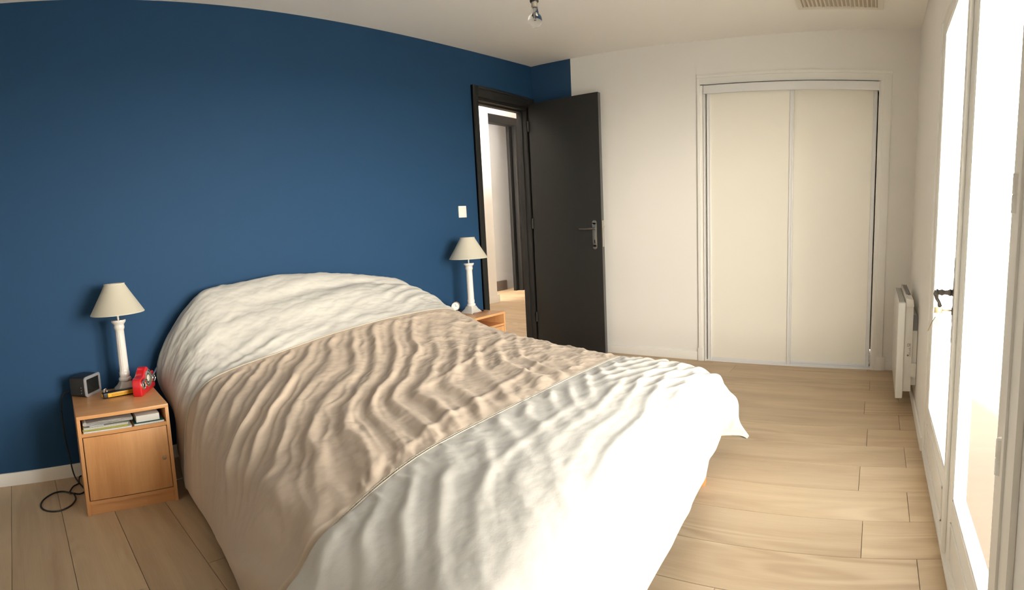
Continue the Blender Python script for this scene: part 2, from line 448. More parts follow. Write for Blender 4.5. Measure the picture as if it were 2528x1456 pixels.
setp(MB().box(3.1, 5.02, HY, HY+.1, 0, 3.3).box(5.9, 9.1, 6.2, 6.3, 0, 3.3).box(6.27,6.29,HY+.1,6.2,0,.01).build('wall_landing_rear', M_white), 'white wall closing the landing', 'wall', kind='structure')
setp(MB().box(3.1, 9.1, D1+.1, 6.3, 3.3, 3.4).build('ceiling_landing', M_ceil), 'ceiling of the landing', 'ceiling', kind='structure')
setp(MB().box(3.1, 3.2, D1+.1, 6.3, 0, 3.4).build('wall_landing_left', M_white), 'white side wall of the landing', 'wall', kind='structure')
# far doorway in plane Y=5.75
M_pink = mat('pinkish_paint', (.72, .62, .60), .8)
setp(MB().box(5.9, 7.95, 5.75, 5.85, 2.92, 3.3).box(7.93, 9.0, 5.75, 5.85, 0, 3.3).build('wall_landing_far', M_pink), 'pinkish wall over the far doorway', 'wall', kind='structure')
tf = root('trim_2', kind='structure', label='black casing of the far doorway on the landing', cat='door casing')
MB().box(6.2, 7.93, 5.72, 5.86, 2.80, 2.93).build('casing_head', M_blackish, tf, bevel=.004)
MB().box(7.60, 7.95, 5.72, 5.86, 0, 2.80).box(7.52, 7.60, 5.80, 5.86, 0, 2.8).build('casing_post', M_blackish, tf, bevel=.004)
MB().box(5.60, 5.67, 5.16, HY, 0, 2.68).build('casing_post', M_blackish, tf, bevel=.004)
setp(MB().box(7.2, 7.62, 6.08, 6.13, 0, .17).build('baseboard_stairwell', mat('brown_skirting', (.08, .06, .05), .7)), 'short dark baseboard at the stairwell wall', 'baseboard', kind='structure')

switch((5.93, HY, 1.60), 0, 'white light switch on the landing wall seen through the doorway', 1.0)

# ------------------------------------------------------------------ closet with two sliding doors
cl = root('trim_3', kind='structure', label='white moulded casing framing the closet', cat='door casing')
for (a, b_, s) in ((CY1, CY1+.062, 1), (CY0-.095, CY0, -1)):
    m = MB().box(D2-.014, D2+.001, a, b_, 0, 2.165)
    m.box(D2-.022, D2-.013, a+.004 if s < 0 else a+.036, b_-.036 if s < 0 else b_-.004, 0, 2.2)
    m.box(D2-.018, D2-.013, a+.048 if s < 0 else a+.012, b_-.012 if s < 0 else b_-.05, 0, 2.165)
    m.build('casing_post', M_trim, cl, bevel=.003)
MB().box(D2-.014, D2+.001, CY0-.095, CY1+.062, 2.156, 2.235).box(D2-.02, D2-.013, CY0-.095, CY1+.062, 2.212, 2.235).build('casing_head', M_trim, cl, bevel=.003)
MB().box(D2-.026, D2, CY1+.028, CY1+.066, 0, .105).build('plinth_block', M_trim, cl, bevel=.003)
MB().box(D2-.024, D2, CY0-.115, CY0-.05, 0, .105).build('plinth_block', M_trim, cl, bevel=.003)
tk = setp(root('closet_track', kind='structure'), 'white fascia and floor rail of the sliding closet doors', 'door track')
MB().box(D2-.03, D2-.012, CY0-.004, CY1+.006, 2.092, 2.158).box(D2-.03, D2+.06, CY0-.002, CY1+.004, 2.15, 2.158).build('fascia', M_alu, tk, bevel=.002)
fr = MB().box(D2-.006, D2+.075, CY0-.01, CY1, 0, .006)
for yy in (-.004, .026, .056): fr.box(D2+yy, D2+yy+.004, CY0-.01, CY1, .006, .014)
fr.build('floor_rail', M_alu, tk)


def slider(name, x, y0, y1, label, stile_l, stile_r):
    r = root(name, (x, y0, 0), 0, label, 'closet door', kind='structure')
    w = y1-y0
    MB().box(0, .010, .012, w-.012, .03, 2.12).build('door_panel', M_door_white, r)
    for (a, b_) in ((0, stile_l), (w-stile_r, w)):
        m = MB().box(-.008, .020, a, b_, .012, 2.125)
        m.box(-.013, -.007, a+.002, a+.008, .012, 2.12).box(-.013, -.007, b_-.008, b_-.002, .012, 2.12)
        m.build('stile', M_alu, r, bevel=.002)
    MB().box(-.004, .016, stile_l, w-stile_r, .012, .032).build('bottom_rail', M_alu, r, bevel=.001)
    return r


slider('door_2', D2+.006, .648, 1.318, 'front sliding closet door with plain ivory panel beside the casing', .030, .030)
slider('door_3', D2+.044, .036, .70, 'rear sliding closet door with plain ivory panel, nearer the heater', .030, .030)

# ------------------------------------------------------------------ French doors
wd = root('window_1', (0, -D3, 0), kind='structure', label='white glazed double doors full of glaring daylight', cat='glazed doors')
FR = .045
MB().box(WX0, WX0+FR, -.12, .004, 0, WZ).build('frame_post', M_trim, wd, bevel=.003)
MB().box(WX1-.028, WX1, -.12, .004, 0, WZ).build('frame_post', M_trim, wd, bevel=.003)
MB().box(WX0+FR, WX1-.028, -.12, .004, WZ-.04, WZ).build('frame_head', M_trim, wd, bevel=.003)
MB().box(WX0+FR, WX1-.028, -.12, .006, 0, .022).build('threshold', M_trim, wd, bevel=.003)
MB().box(WX0-.075, WX0+.002, 0, .014, 0, WZ+.06).box(WX0-.02, WX0, .012, .02, 0, WZ+.06).build('casing_post', M_trim, wd, bevel=.003)


def leaf_door(x0, x1, g0, g1, gz0, gz1, z1):
    lf = MB().box(x0, g0, -.05, -.004, .022, z1).box(g1, x1, -.05, -.004, .022, z1)
    lf.box(g0, g1, -.05, -.004, .022, gz0).box(g0, g1, -.05, -.004, gz1, z1)
    o = lf.build('door_leaf', M_trim, wd, bevel=.002)
    # glazing beads and kick-panel mouldings
    bd = MB()
    for (a, b_, c, d_) in ((g0, g0+.012, gz0, gz1), (g1-.012, g1, gz0, gz1), (g0, g1, gz0, gz0+.012), (g0, g1, gz1-.012, gz1)):
        bd.box(a, b_, -.016, -.006, c, d_)
    bd.build('glazing_bead', M_trim, o, bevel=.002)
    kp = MB(); a, b_ = g0+.01, g1-.01
    for (p, q, c, d_) in ((a, b_, .065, .073), (a, b_, .188, .196), (a, a+.008, .065, .196), (b_-.008, b_, .065, .196)):
        kp.box(p, q, -.004, .001, c, d_)
    kp.build('kick_panel_moulding', M_trim, o, bevel=.001)
    MB().box(g0-.004, g1+.004, -.020, -.016, gz0-.004, gz1+.004).build('pane', M_glass, o)
    return o


la = leaf_door(1.735, WX1-.03, 1.855, 2.505, .262, 1.985, WZ-.042)
lb = leaf_door(WX0+FR+.002, 1.733, 1.085, 1.640, .262, 1.985, WZ-.042)
MB().box(1.722, 1.748, -.004, .010, .03, WZ-.05).build('meeting_bead', M_trim, la, bevel=.003)
# ornate narrow iron plate with lever, lock and key
hx = 1.79
pr = []
N = 60
for i in range(N+1):
    z = .745+(1.035-.745)*i/N; t = i/N
    wv = .018+.004*math.sin(t*PI*7)+.003*math.sin(t*PI*17); wv *= .45 + .55*math.sin(PI*t)**.4
    pr.append((hx+wv, z))
for i in range(N, -1, -1):
    z = .745+(1.035-.745)*i/N; t = i/N
    wv = .018+.004*math.sin(t*PI*7+.6)+.003*math.sin(t*PI*17+1); wv *= .45 + .55*math.sin(PI*t)**.4
    pr.append((hx-wv, z))
MB().prism(pr, -.004, 0.004, 'XZ').build('handle_plate', M_iron, la, label='dark ornate iron handle plate')
zz = .918
MB().lathe([(.012, 0), (.014, .004), (.010, .010), (.012, .016), (.008, .024), (.007, .034), (.011, .042), (.008, .052), (.012, .058), (.006, .064)], 16, (hx, 0, zz), 'Y').build('handle_spindle', M_iron, la, smooth=True, label='dark turned iron spindle')
MB().tube([(hx, .058, zz+.006), (hx+.003, .062, zz-.006), (hx+.008, .058, zz-.022), (hx+.012, .050, zz-.034), (hx+.014, .046, zz-.048), (hx+.013, .047, zz-.060)],
          [.010, .009, .006, .0055, .008, .004], 10).build('lever', M_iron, la, smooth=True, label='dark curled iron lever')
kz = .858
MB().box(hx-.008, hx+.008, 0, .008, kz-.016, kz+.010).build('lock_barrel', M_iron, la, bevel=.002)
# key in the lock with a second key hanging from it
k = root('key', (hx, -D3+.008, kz), 0, 'pale brass key in the lock of the glazed door, spare key hanging', 'key')
MB().box(-.002, .002, 0, .034, -.003, .003).box(-.0022, .0022, .030, .058, -.010, .010).build('key_blade', M_brass, k, bevel=.0015)
MB().tube([(.0, .050+.008*math.cos(a), -.014+.012*math.sin(a)) for a in np.linspace(0, 2*PI, 16, endpoint=False)], .0009, 6, closed=True).build('split_ring', M_nickel, k)
MB().tube([(0, .052, -.022), (.001, .062, -.04), (.002, .075, -.072)], [.0015, .0022, .002], 6).box(-.001, .001, .043, .056, -.052, -.030).build('hanging_key', M_brass, k, label='hanging spare key')
# outer lever beyond the glass
MB().box(hx-.014, hx+.014, -.056, -.05, .80, 1.00).build('outer_plate', M_trim, la)
MB().tube([(hx, -.05, zz), (hx, -.09, zz), (hx-.01, -.105, zz-.004), (hx-.04, -.105, zz-.016), (hx-.06, -.10, zz-.03)], [.009, .008, .008, .007, .005], 8).build('outer_lever', M_trim, la, smooth=True)
for zz2 in (.695, 1.205, 1.80, .22):
    MB().lathe([(.006, 0), (.0085, .002), (.0085, .034), (.007, .036), (.0085, .038), (.0085, .074), (.005, .077)], 14, (WX0+FR-.004, .011, zz2-.037)).build('hinge', M_trim, wd, smooth=True)

# ------------------------------------------------------------------ wall heater
hr = root('wall_heater', (3.2, -D3, 0), 0, 'white electric panel heater hung low on the wall beside the glazed doors', 'heater')
HL = .76
MB().box(0, HL, .080, .124, .085, .672).build('front_panel', M_heater, hr, bevel=.008, seg=3)
MB().box(.02, HL-.02, .032, .079, .125, .655).build('body', M_heater, hr, bevel=.003)
MB().add([(0.005, .030, .648), (HL-.005, .030, .648), (HL-.005, .079, .648), (.005, .079, .648), (.005, .036, .690), (HL-.005, .036, .690), (HL-.005, .079, .70), (.005, .079, .70)],
         [(0, 3, 2, 1), (4, 5, 6, 7), (0, 1, 5, 4), (1, 2, 6, 5), (2, 3, 7, 6), (3, 0, 4, 7)]).build('top_hood', M_heater, hr, bevel=.003)
for j in range(4):
    MB().box(.05, HL-.02, .0845+j*.0095, .0885+j*.0095, .6715, .6735).build('grille_slot', M_grey, hr)
for j in range(3):
    MB().box(.20, HL-.05, .044+j*.011, .049+j*.011, .694, .7015).build('grille_slot', M_grey, hr)
MB().box(.04, HL-.04, .002, .032, .16, .58).box(.02, .05, .002, .034, .22, .30).build('wall_bracket', M_heater, hr, bevel=.002)
MB().box(.03, .06, .004, .031, .50, .59).build('air_vent', M_grey, hr)
MB().lathe([(.004, 0), (.011, .002), (.011, .014), (.004, .016)], 16, (.052, .018, .375), 'X').build('control_knob', M_grey, hr, smooth=True)
# rating label with small print on the near side
lb_ = MB().box(.0185, .0199, .038, .064, .335, .43).build('rating_label', M_paper, hr, label='small printed rating label')
pm = MB().lathe([(.006, .0178), (.006, .0186)], 16, (0, .056, .350), 'X')
for q in range(9):
    pm.box(.0178, .0186, .040, .046 + .003*(q % 3), .345+q*.009, .3485+q*.009)
pm.box(.0178, .0186, .050, .062, .405, .408).box(.0178, .0186, .050, .062, .419, .422).box(.0178, .0186, .050, .052, .405, .422).box(.0178, .0186, .060, .062, .405, .422)
pm.build('label_print', M_grey, lb_)

# ------------------------------------------------------------------ ceiling air vent and bulb
v = root('ceiling_vent', (3.40, .285, CEIL), 0, 'cream rectangular ceiling air vent with thin slats', 'air vent')
M_cream = mat('cream_plastic', (.78, .74, .64), .4)
hx_, hy_ = .27, .27
m = MB()
m.box(-hx_, hx_, -hy_, -hy_+.035, -.010, 0).box(-hx_, hx_, hy_-.035, hy_, -.010, 0).box(-hx_, -hx_+.035, -hy_+.035, hy_-.035, -.010, 0).box(hx_-.035, hx_, -hy_+.035, hy_-.035, -.010, 0)
m.build('frame', M_cream, v, bevel=.004)
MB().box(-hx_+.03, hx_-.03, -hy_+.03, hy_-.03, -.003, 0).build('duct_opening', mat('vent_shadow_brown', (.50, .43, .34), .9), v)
ns = 18
for j in range(ns):
    yy = -hy_+.035+(2*hy_-.07)*(j+.5)/ns
    MB().add([(-hx_+.034, yy-.002, -.012), (hx_-.034, yy-.002, -.012), (hx_-.034, yy+.002, -.012), (-hx_+.034, yy+.002, -.012),
              (-hx_+.034, yy-.007, -.003), (hx_-.034, yy-.007, -.003), (hx_-.034, yy-.003, -.003), (-hx_+.034, yy-.003, -.003)],
             [(0, 3, 2, 1), (4, 5, 6, 7), (0, 1, 5, 4), (1, 2, 6, 5), (2, 3, 7, 6), (3, 0, 4, 7)]).build('slat', M_cream, v)

bl = root('hanging_bulb', (2.06, 1.415, CEIL-.5), 0, 'bare clear glass light bulb hanging from the ceiling', 'light bulb')
prof = []
for i in range(15):
    a = -PI/2 + i/14*(PI*.80); prof.append((max(.0001, .031*math.cos(a)), .031+.031*math.sin(a)))
prof += [(.017, .064), (.0145, .074), (.0138, .086)]
g = MB().lathe(prof, 28).build('glass_globe', M_bulb, bl, smooth=True)
inner = MB().lathe([(max(.0001, r-.0012), h+(.0012 if h < .03 else 0)) for r, h in prof], 28)
inner.f = [tuple(reversed(f)) for f in inner.f]
MB().lathe([(.0135, .082), (.0135, .110), (.010, .114)], 20).build('screw_cap', M_nickel, bl, smooth=True)
MB().lathe([(.018, .105), (.019, .108), (.019, .150), (.012, .162), (.004, .17)], 20).build('socket', M_black, bl, smooth=True)
MB().lathe([(.004, .03), (.0035, .06), (.007, .082)], 10).build('glass_stem', M_bulb, bl, smooth=True)
MB().tube([(0, 0, .16), (.002, 0, .3), (0, 0, .495)], .0028, 8).build('cord', M_cable_b, bl)
MB().lathe([(.035, .500-.022), (.035, .4995), ], 24).build('ceiling_rose', M_trim, bl, smooth=True)

# ------------------------------------------------------------------ bedside cabinets


def cabinet(loc, rz, w, d_, h, label, shelf_z, knob=True):
    r = root('bedside_cabinet', loc, rz, label, 'bedside cabinet', group=None)
    t = .016
    MB().box(0, t, 0, d_, 0, h-t).build('side_panel', M_beech, r, bevel=.001)
    MB().box(w-t, w, 0, d_, 0, h-t).build('side_panel', M_beech, r, bevel=.001)
    MB().box(0, w, -.002, d_, h-t, h).build('top', M_beech_h, r, bevel=.001)
    MB().box(t, w-t, .002, d_-.01, shelf_z-t, shelf_z).build('shelf', M_beech_h, r)
    MB().box(t, w-t, d_-.008, d_, .05, h-t).build('back_panel', M_beech_h, r)
    MB().box(t, w-t, .012, .026, 0, .055).build('plinth', M_beech_h, r)
    MB().box(t, w-t, .002, d_-.01, .050, .066).build('bottom_shelf', M_beech_h, r)
    dr = MB().box(t+.004, w-t-.003, .001, .016, .070, shelf_z-t-.003).build('door', M_beech, r, bevel=.001)
    if knob:
        MB().lathe([(.004, -.012), (.0085, -.011), (.0085, -.006), (.005, -.004), (.005, 0)], 16, (w-t-.028, 0, .215), 'Y').build('knob', M_nickel, dr, smooth=True)
    return r


NL = (0.208, 2.415, 0.0); NLR = -.07; NLH = .46
cabinet(NL, NLR, .42, .45, NLH, 'beech bedside cabinet left of the bed with magazines on its open shelf', .378)
NR = (2.690, 2.52, 0.0); NRH = .51
cabinet(NR, 0, .425, .36, NRH, 'beech bedside cabinet between the bed and the open door', .425)


def onL(lx, ly, z=0.):
    c, s = math.cos(NLR), math.sin(NLR)
    return (NL[0]+lx*c-ly*s, NL[1]+lx*s+ly*c, z)


# ------------------------------------------------------------------ table lamps


def lamp(loc, label):
    r = root('table_lamp', loc, 0, label, 'table lamp', group=None)
    # square flared base
    lv = [(.054, 0), (.054, .010), (.047, .018), (.037, .030), (.030, .044), (.027, .052)]
    vs = []; fs = []
    for (s, z) in lv:
        vs += [(-s, -s, z), (s, -s, z), (s, s, z), (-s, s, z)]
    for j in range(len(lv)-1):
        for q in range(4):
            a, b_ = j*4+q, j*4+(q+1) % 4; fs.append((a, b_, b_+4, a+4))
    fs += [(3, 2, 1, 0), tuple(range(len(vs)-4, len(vs)))]
    MB().add(vs, fs).build('base', M_base, r, bevel=.002, ang=60, label='grey marbled square base')
    fl_ = lambda h, a: (-.055*abs(math.sin(7*a))**1.0 if .10 < h < .318 else 0)
    MB().lathe([(.026, .050), (.032, .054), (.034, .062), (.031, .070), (.0255, .074), (.0275, .080), (.0275, .098), (.0255, .101), (.0252, .112), (.0235, .30), (.0235, .317), (.0245, .320), (.0270, .326), (.0285, .333), (.0270, .341), (.0265, .346), (.031, .352), (.0375, .360), (.0385, .366), (.0375, .371), (.008, .372)],
               70, flute=fl_).build('column', M_ceramic, r, smooth=True, ang=50)
    MB().lathe([(.0055, .370), (.0055, .40), (.010, .402), (.013, .41), (.013, .455)], 16).build('lamp_holder', M_ceramic, r, smooth=True)
    MB().lathe([(.010, .455), (.022, .475), (.029, .50), (.022, .525), (.001, .535)], 18).build('bulb', M_ceramic, r, smooth=True)
    b0, b1, z0, z1 = .139, .053, .405, .560
    MB().lathe([(b0-.0016, z0+.001), (b0, z0), (b0+.0008, z0+.003), (b0-.0002, z0+.006), (b1+.0002, z1-.005), (b1+.001, z1-.003), (b1, z1), (b1-.0016, z1-.001)], 56)
    sh = MB().lathe([(b0-.0016, z0+.002), (b0+.0012, z0), (b0+.0012, z0+.005), (b0-.0002, z0+.006), (b1, z1-.006), (b1+.0014, z1-.005), (b1+.0014, z1), (b1-.0016, z1-.001)], 56)
    sh.f = sh.f[:-2]
    k = len(sh.v); sh.f += [(i + 7*56, (i+1) % 56 + 7*56, (i+1) % 56, i) for i in range(56)]
    s = sh.build('lamp_shade', M_shade, r, smooth=True, label='ivory cone shade')
    ring = MB().tube([(b1*.98*math.cos(a), b1*.98*math.sin(a), z1-.012) for a in np.linspace(0, 2*PI, 24, endpoint=False)], .001, 5, closed=True)
    for q in range(3):
        a = q*2*PI/3+.5; ring.tube([(b1*.97*math.cos(a), b1*.97*math.sin(a), z1-.012), (.012*math.cos(a), .012*math.sin(a), z1-.02), (.01*math.cos(a), .01*math.sin(a), .458)], .0011, 5)
    ring.build('shade_ring', M_nickel, s)
    return r


lamp((.516, 2.765, NLH), 'white column table lamp beside red radio and black clock')
lamp((2.965, 2.715, NRH), 'white column table lamp nearer the open door')

# ------------------------------------------------------------------ things on the left cabinet


def rrect(w, h, r, n=6, x0=0, y0=0):
    p = []
    for (cx_, cy_, a0) in ((w-r, r, -PI/2), (w-r, h-r, 0), (r, h-r, PI/2), (r, r, PI)):
        for i in range(n+1):
            a = a0+i/n*PI/2; p.append((x0+cx_+r*math.cos(a), y0+cy_+r*math.sin(a)))
    return p


ck = root('clock_radio', (.302, 2.735, NLH), math.radians(48), 'black box clock radio with silver-rimmed dark display', 'clock radio')
cw, chh, cd = .145, .104, .098
MB().prism(rrect(cw-.006, chh-.004, .012, x0=.003, y0=.002), .006, cd, 'XZ').build('case', M_black, ck, bevel=.002)
o_, i_ = rrect(cw, chh, .016), rrect(cw-.03, chh-.030, .005, x0=.015, y0=.015)
m = MB(); n_ = len(o_)
vs = [(a, 0, b_) for a, b_ in o_]+[(a, -.001, b_) for a, b_ in i_]+[(a, .008, b_) for a, b_ in o_]+[(a, .008, b_) for a, b_ in i_]
fs = []
for q in range(n_):
    w_ = (q+1) % n_
    fs += [(q, w_, n_+w_, n_+q), (2*n_+q, 2*n_+w_, w_, q), (n_+q, n_+w_, 3*n_+w_, 3*n_+q), (3*n_+q, 3*n_+w_, 2*n_+w_, 2*n_+q)]
m.add(vs, fs).build('bezel', M_silver, ck, bevel=.0012, ang=30, label='silver rim')
MB().box(.014, cw-.014, .003, .007, .014, chh-.014).build('display', M_screen, ck)
for q in range(3):
    MB().lathe([(.0025, .001), (.0025, .004)], 10, (0, .030+q*.0, .022+q*.014), 'X').build('button', M_silver, ck)
MB().box(-.0005, .003, .03, .034, .02, .06).build('button_strip', M_black, ck)

tc_ = root('work_torch', (.375, 2.650, NLH), math.radians(5), 'black and yellow bar torch with ribbed grip lying below the lamp', 'torch')
MB().box(0, .165, 0, .032, .001, .030).build('housing', M_black, tc_, bevel=.006, seg=3)
gp = MB().box(.024, .163, -.0025, .004, .006, .026).build('grip_strip', M_yellow, tc_, bevel=.0015, label='yellow strip')
rb = MB()
for q in range(20):
    rb.box(.044+q*.0058, .0462+q*.0058, -.0032, -.0018, .010, .022)
rb.build('rib', mat('dark_amber', (.30, .14, .005), .6), gp)
MB().box(-.0025, .004, .008, .026, .008, .024).build('end_cap', M_yellow, tc_, bevel=.002, label='yellow end cap')
mm = MB().tube([(.022+.010*math.cos(a), .030+.004*math.cos(a), .036+.010*math.sin(a)) for a in np.linspace(0, 2*PI, 18, endpoint=False)], .0014, 6, closed=True)
mm.tube([(.012, .026, .030), (.018, .030, .040), (.030, .034, .042), (.036, .038, .034)], .002, 6)
mm.build('metal_clip', M_chrome, tc_, smooth=True)

rd = root('retro_radio', (.552, 2.572, NLH), math.radians(57), 'glossy red retro dashboard radio with chrome dials', 'radio')
RW = .215
pr = []
for i in range(49):                       # humped top outline
    t = i/48; x = t*RW
    hump = .040*math.exp(-((t-.5)/.26)**2*1.6)
    z = .088+hump
    e_ = min(t, 1-t)*RW
    if e_ < .02: z -= (.02-math.sqrt(max(0, .02**2-(.02-e_)**2)))
    pr.append((x, z))
bot = [(RW-.006, .0), (.006, .0)]
outl = [(0.0, .012)]+pr+[(RW, .012)]+bot
m = MB()
m.prism([(a, b_) for a, b_ in outl], 0, .046, 'XZ')
m.build('case', M_red, rd, bevel=.006, seg=3, ang=50)


def dial(x, z, r, name, mface, parent):
    o = MB().lathe([(r, .004), (r*1.02, -.006), (r*.93, -.009), (r*.84, -.006), (r*.83, -.001)], 40, (x, 0, z), 'Y').build(name, M_chrome, parent, smooth=True, ang=35)
    MB().lathe([(r*.84, .002), (r*.84, -.003)], 36, (x, 0, z), 'Y').build('dial_face', mface, o)
    return o


M_face = mat('dark_green_dial', (.05, .07, .055), .35)
big = dial(RW*.5, .070, .044, 'tuning_dial', M_face, rd)
MB().lathe([(.017, -.003), (.015, -.006), (.001, -.007)], 24, (RW*.5, 0, .070), 'Y').build('dial_centre', mat('cream_dial', (.70, .68, .58), .5), big, smooth=True)
tk_ = MB()
for q in range(24):
    a = q/24*2*PI; cx_, cz_ = RW*.5+.030*math.cos(a), .070+.030*math.sin(a)
    tk_.box(cx_-.0014, cx_+.0014, -.0042, -.0028, cz_-.0014, cz_+.0014)
tk_.build('dial_marks', M_paper, big)
for xx in (.032, RW-.032):
    s1 = dial(xx, .052, .021, 'side_dial', M_black, rd)
    MB().lathe([(.007, -.003), (.005, -.010), (.001, -.011)], 16, (xx, 0, .052), 'Y').build('dial_knob', M_black, s1, smooth=True)
hb = MB()
hb.tube([(RW*.5-.045, -.012, .072), (.030, -.014, .082), (.006, -.014, .078), (-.004, -.012, .076)], [.0035, .004, .0045, .003], 10)
hb.build('chrome_bar', M_chrome, rd, smooth=True)
hb = MB()
hb.tube([(RW*.5+.045, -.012, .072), (RW-.030, -.014, .082), (RW-.006, -.014, .090), (RW+.006, -.012, .094)], [.0035, .004, .0045, .003], 10)
hb.build('chrome_bar', M_chrome, rd, smooth=True)

# cable from the radio along the back of the cabinet
c1 = MB().tube([(.63, 2.77, .475), (.65, 2.81, .488), (.668, 2.84, .484), (.680, 2.862, .462), (.684, 2.885, .40), (.684, 2.890, .2), (.684, 2.885, .03)], .0028, 8).build('radio_cable', M_cable_w)
setp(c1, 'thin white cable curving off the cabinet behind the red radio', 'cable')


def smoothpath(p, n=8):
    p = [np.array(q, float) for q in p]; P = [2*p[0]-p[1]]+p+[2*p[-1]-p[-2]]; o = []
    for i in range(1, len(P)-2):
        for k_ in range(n):
            t = k_/n; a, b_, c, d_ = P[i-1:i+3]
            o.append(tuple(.5*((2*b_)+(-a+c)*t+(2*a-5*b_+4*c-d_)*t*t+(-a+3*b_-3*c+d_)*t**3)))
    o.append(tuple(p[-1])); return o


cb = MB().tube(smoothpath([(.232, 2.885, .470), (.20, 2.895, .46), (.180, 2.893, .40), (.178, 2.89, .25), (.190, 2.893, .12), (.196, 2.880, .05), (.205, 2.86, .012), (.218, 2.80, .004),
                           (.232, 2.70, .004), (.205, 2.665, .004), (.165, 2.69, .005), (.12, 2.73, .004), (.07, 2.72, .004), (.02, 2.66, .004), (.005, 2.59, .004), (.03, 2.535, .004),
                           (.085, 2.515, .004), (.14, 2.545, .004), (.175, 2.61, .004), (.172, 2.67, .009), (.155, 2.69, .008), (.18, 2.755, .009), (.214, 2.795, .006), (.222, 2.85, .004), (.240, 2.893, .004), (.33, 2.896, .004)], 8), .0040, 8).build('power_cable', M_cable_b)
setp(cb, 'black power cable looped on the floor beside the left cabinet', 'cable')
c2 = MB().tube(smoothpath([(.63, 2.62, .004), (.70, 2.60, .004), (.78, 2.63, .004), (.88, 2.72, .004)], 6), .0025, 8).build('floor_cable', M_cable_w)
setp(c2, 'thin white cable on the floor between left cabinet and bed', 'cable')

# ------------------------------------------------------------------ reading matter on the open shelf
SZ = .3786


def sheaf(name, lx0, lx1, ly0, ly1, z0, z1, rot, m, label, cat, group=None, sag=0., cover=None, fold=False):
    cxx, cyy = (lx0+lx1)/2, (ly0+ly1)/2
    x, y, _ = onL(cxx, cyy)
    r = root(name, (x, y, z0), NLR+rot, label, cat, group)
    w_, d_ = (lx1-lx0)/2, (ly1-ly0)/2; h = z1-z0
    nx = 14
    nl = max(3, int(h/.0016))
    pg = MB()
    for q in range(nl):
        zz0 = q*h/nl; zz1 = zz0+h/nl*.8; j = random.uniform(-.002, .002)
        vs = []; fs = []
        for i in range(nx+1):
            t = i/nx; xx = -w_+2*w_*t; dz = sag*math.sin(t*PI)*(q/nl) + (.3*sag*math.sin(t*9+q))*(q/nl)
            vs += [(xx+j, -d_+j*1.5, zz0+dz), (xx+j, d_, zz0+dz), (xx+j, d_, zz1+dz), (xx+j, -d_+j*1.5, zz1+dz)]
        for i in range(nx):
            a = i*4
            fs += [(a, a+4, a+5, a+1), (a+3, a+2, a+6, a+7), (a, a+3, a+7, a+4), (a+1, a+5, a+6, a+2)]
        fs += [(0, 1, 2, 3), (nx*4+3, nx*4+2, nx*4+1, nx*4)]
        pg.add(vs, fs)
    pg.build('pages', m, r)
    if cover:
        cv = MB(); vs = []; fs = []
        for i in range(nx+1):
            t = i/nx; xx = -w_-.001+2*(w_+.001)*t; dz = sag*math.sin(t*PI)
            vs += [(xx, -d_-.001, h+dz), (xx, d_, h+dz), (xx, d_, h+dz+.0008), (xx, -d_-.001, h+dz+.0008)]
        for i in range(nx):
            a = i*4; fs += [(a, a+4, a+5, a+1), (a+3, a+2, a+6, a+7), (a, a+3, a+7, a+4), (a+1, a+5, a+6, a+2)]
        fs += [(0, 1, 2, 3), (nx*4+3, nx*4+2, nx*4+1, nx*4)]
        cv.add(vs, fs).build('cover', cover, r)
    if fold:
        MB().tube([(-w_+.002, y_, h/2+.003) for y_ in np.linspace(-d_, d_, 6)], h/2+.003, 10).build('folded_edge', m, r, smooth=True)
    return r


M_news = mat('newsprint', (.42, .41, .40), .8, noise=.35, nscale=45)
M_lime = mat('lime_print', (.45, .45, .06), .5)
M_mag = mat('pale_green_cover', (.55, .60, .50), .4, noise=.15, nscale=25)
M_teal = mat('teal_cover', (.02, .13, .12), .4)
M_bluec = mat('blue_cover', (.12, .22, .40), .45)
g_ = None
sheaf('magazine', .026, .245, .004, .28, SZ, SZ+.006, .0, M_paper, 'white magazine at the bottom left of the shelf pile', 'magazine', g_, .0, M_paper)
sheaf('magazine', .026, .232, .008, .28, SZ+.008, SZ+.014, -.02, M_lime, 'lime green edged magazine low in the shelf pile', 'magazine', g_, .0, M_lime)
sheaf('magazine', .026, .228, .006, .27, SZ+.016, SZ+.024, .02, M_paper, 'pale green covered magazine in the middle of the shelf pile', 'magazine', g_, .001, M_mag)
sheaf('brochure', .055, .12, .008, .15, SZ+.0265, SZ+.0300, .0, M_paper, 'small blue brochure tucked under the newspaper', 'brochure', g_, .0, M_bluec)
sheaf('newspaper', .030, .250, .006, .27, SZ+.032, SZ+.044, .02, M_news, 'grey crumpled newspaper folded on top of the shelf pile', 'newspaper', g_, .004, M_news, True)
sheaf('magazine', .258, .396, .010, .27, SZ, SZ+.0075, .0, M_paper, 'teal-edged magazine under the white box on the shelf', 'magazine', g_, .0, M_teal)
x, y, _ = onL(.270, .02)
bx = root('paper_box', (x, y, SZ+.010), NLR, 'small plain white box on the right of the shelf', 'box')
MB().box(0, .108, 0, .14, 0, .030).build('carton', M_paper, bx, bevel=.001)
x, y, _ = onL(.262, .17)
fo = root('brown_folder', (x, y, SZ+.009), NLR+.25, 'dark brown folder standing behind the white box', 'folder')
MB().box(0, .115, 0, .006, 0, .048).box(.004, .11, .006, .010, .002, .046).build('folder_cover', mat('brown_card', (.16, .06, .03), .6), fo, bevel=.001)

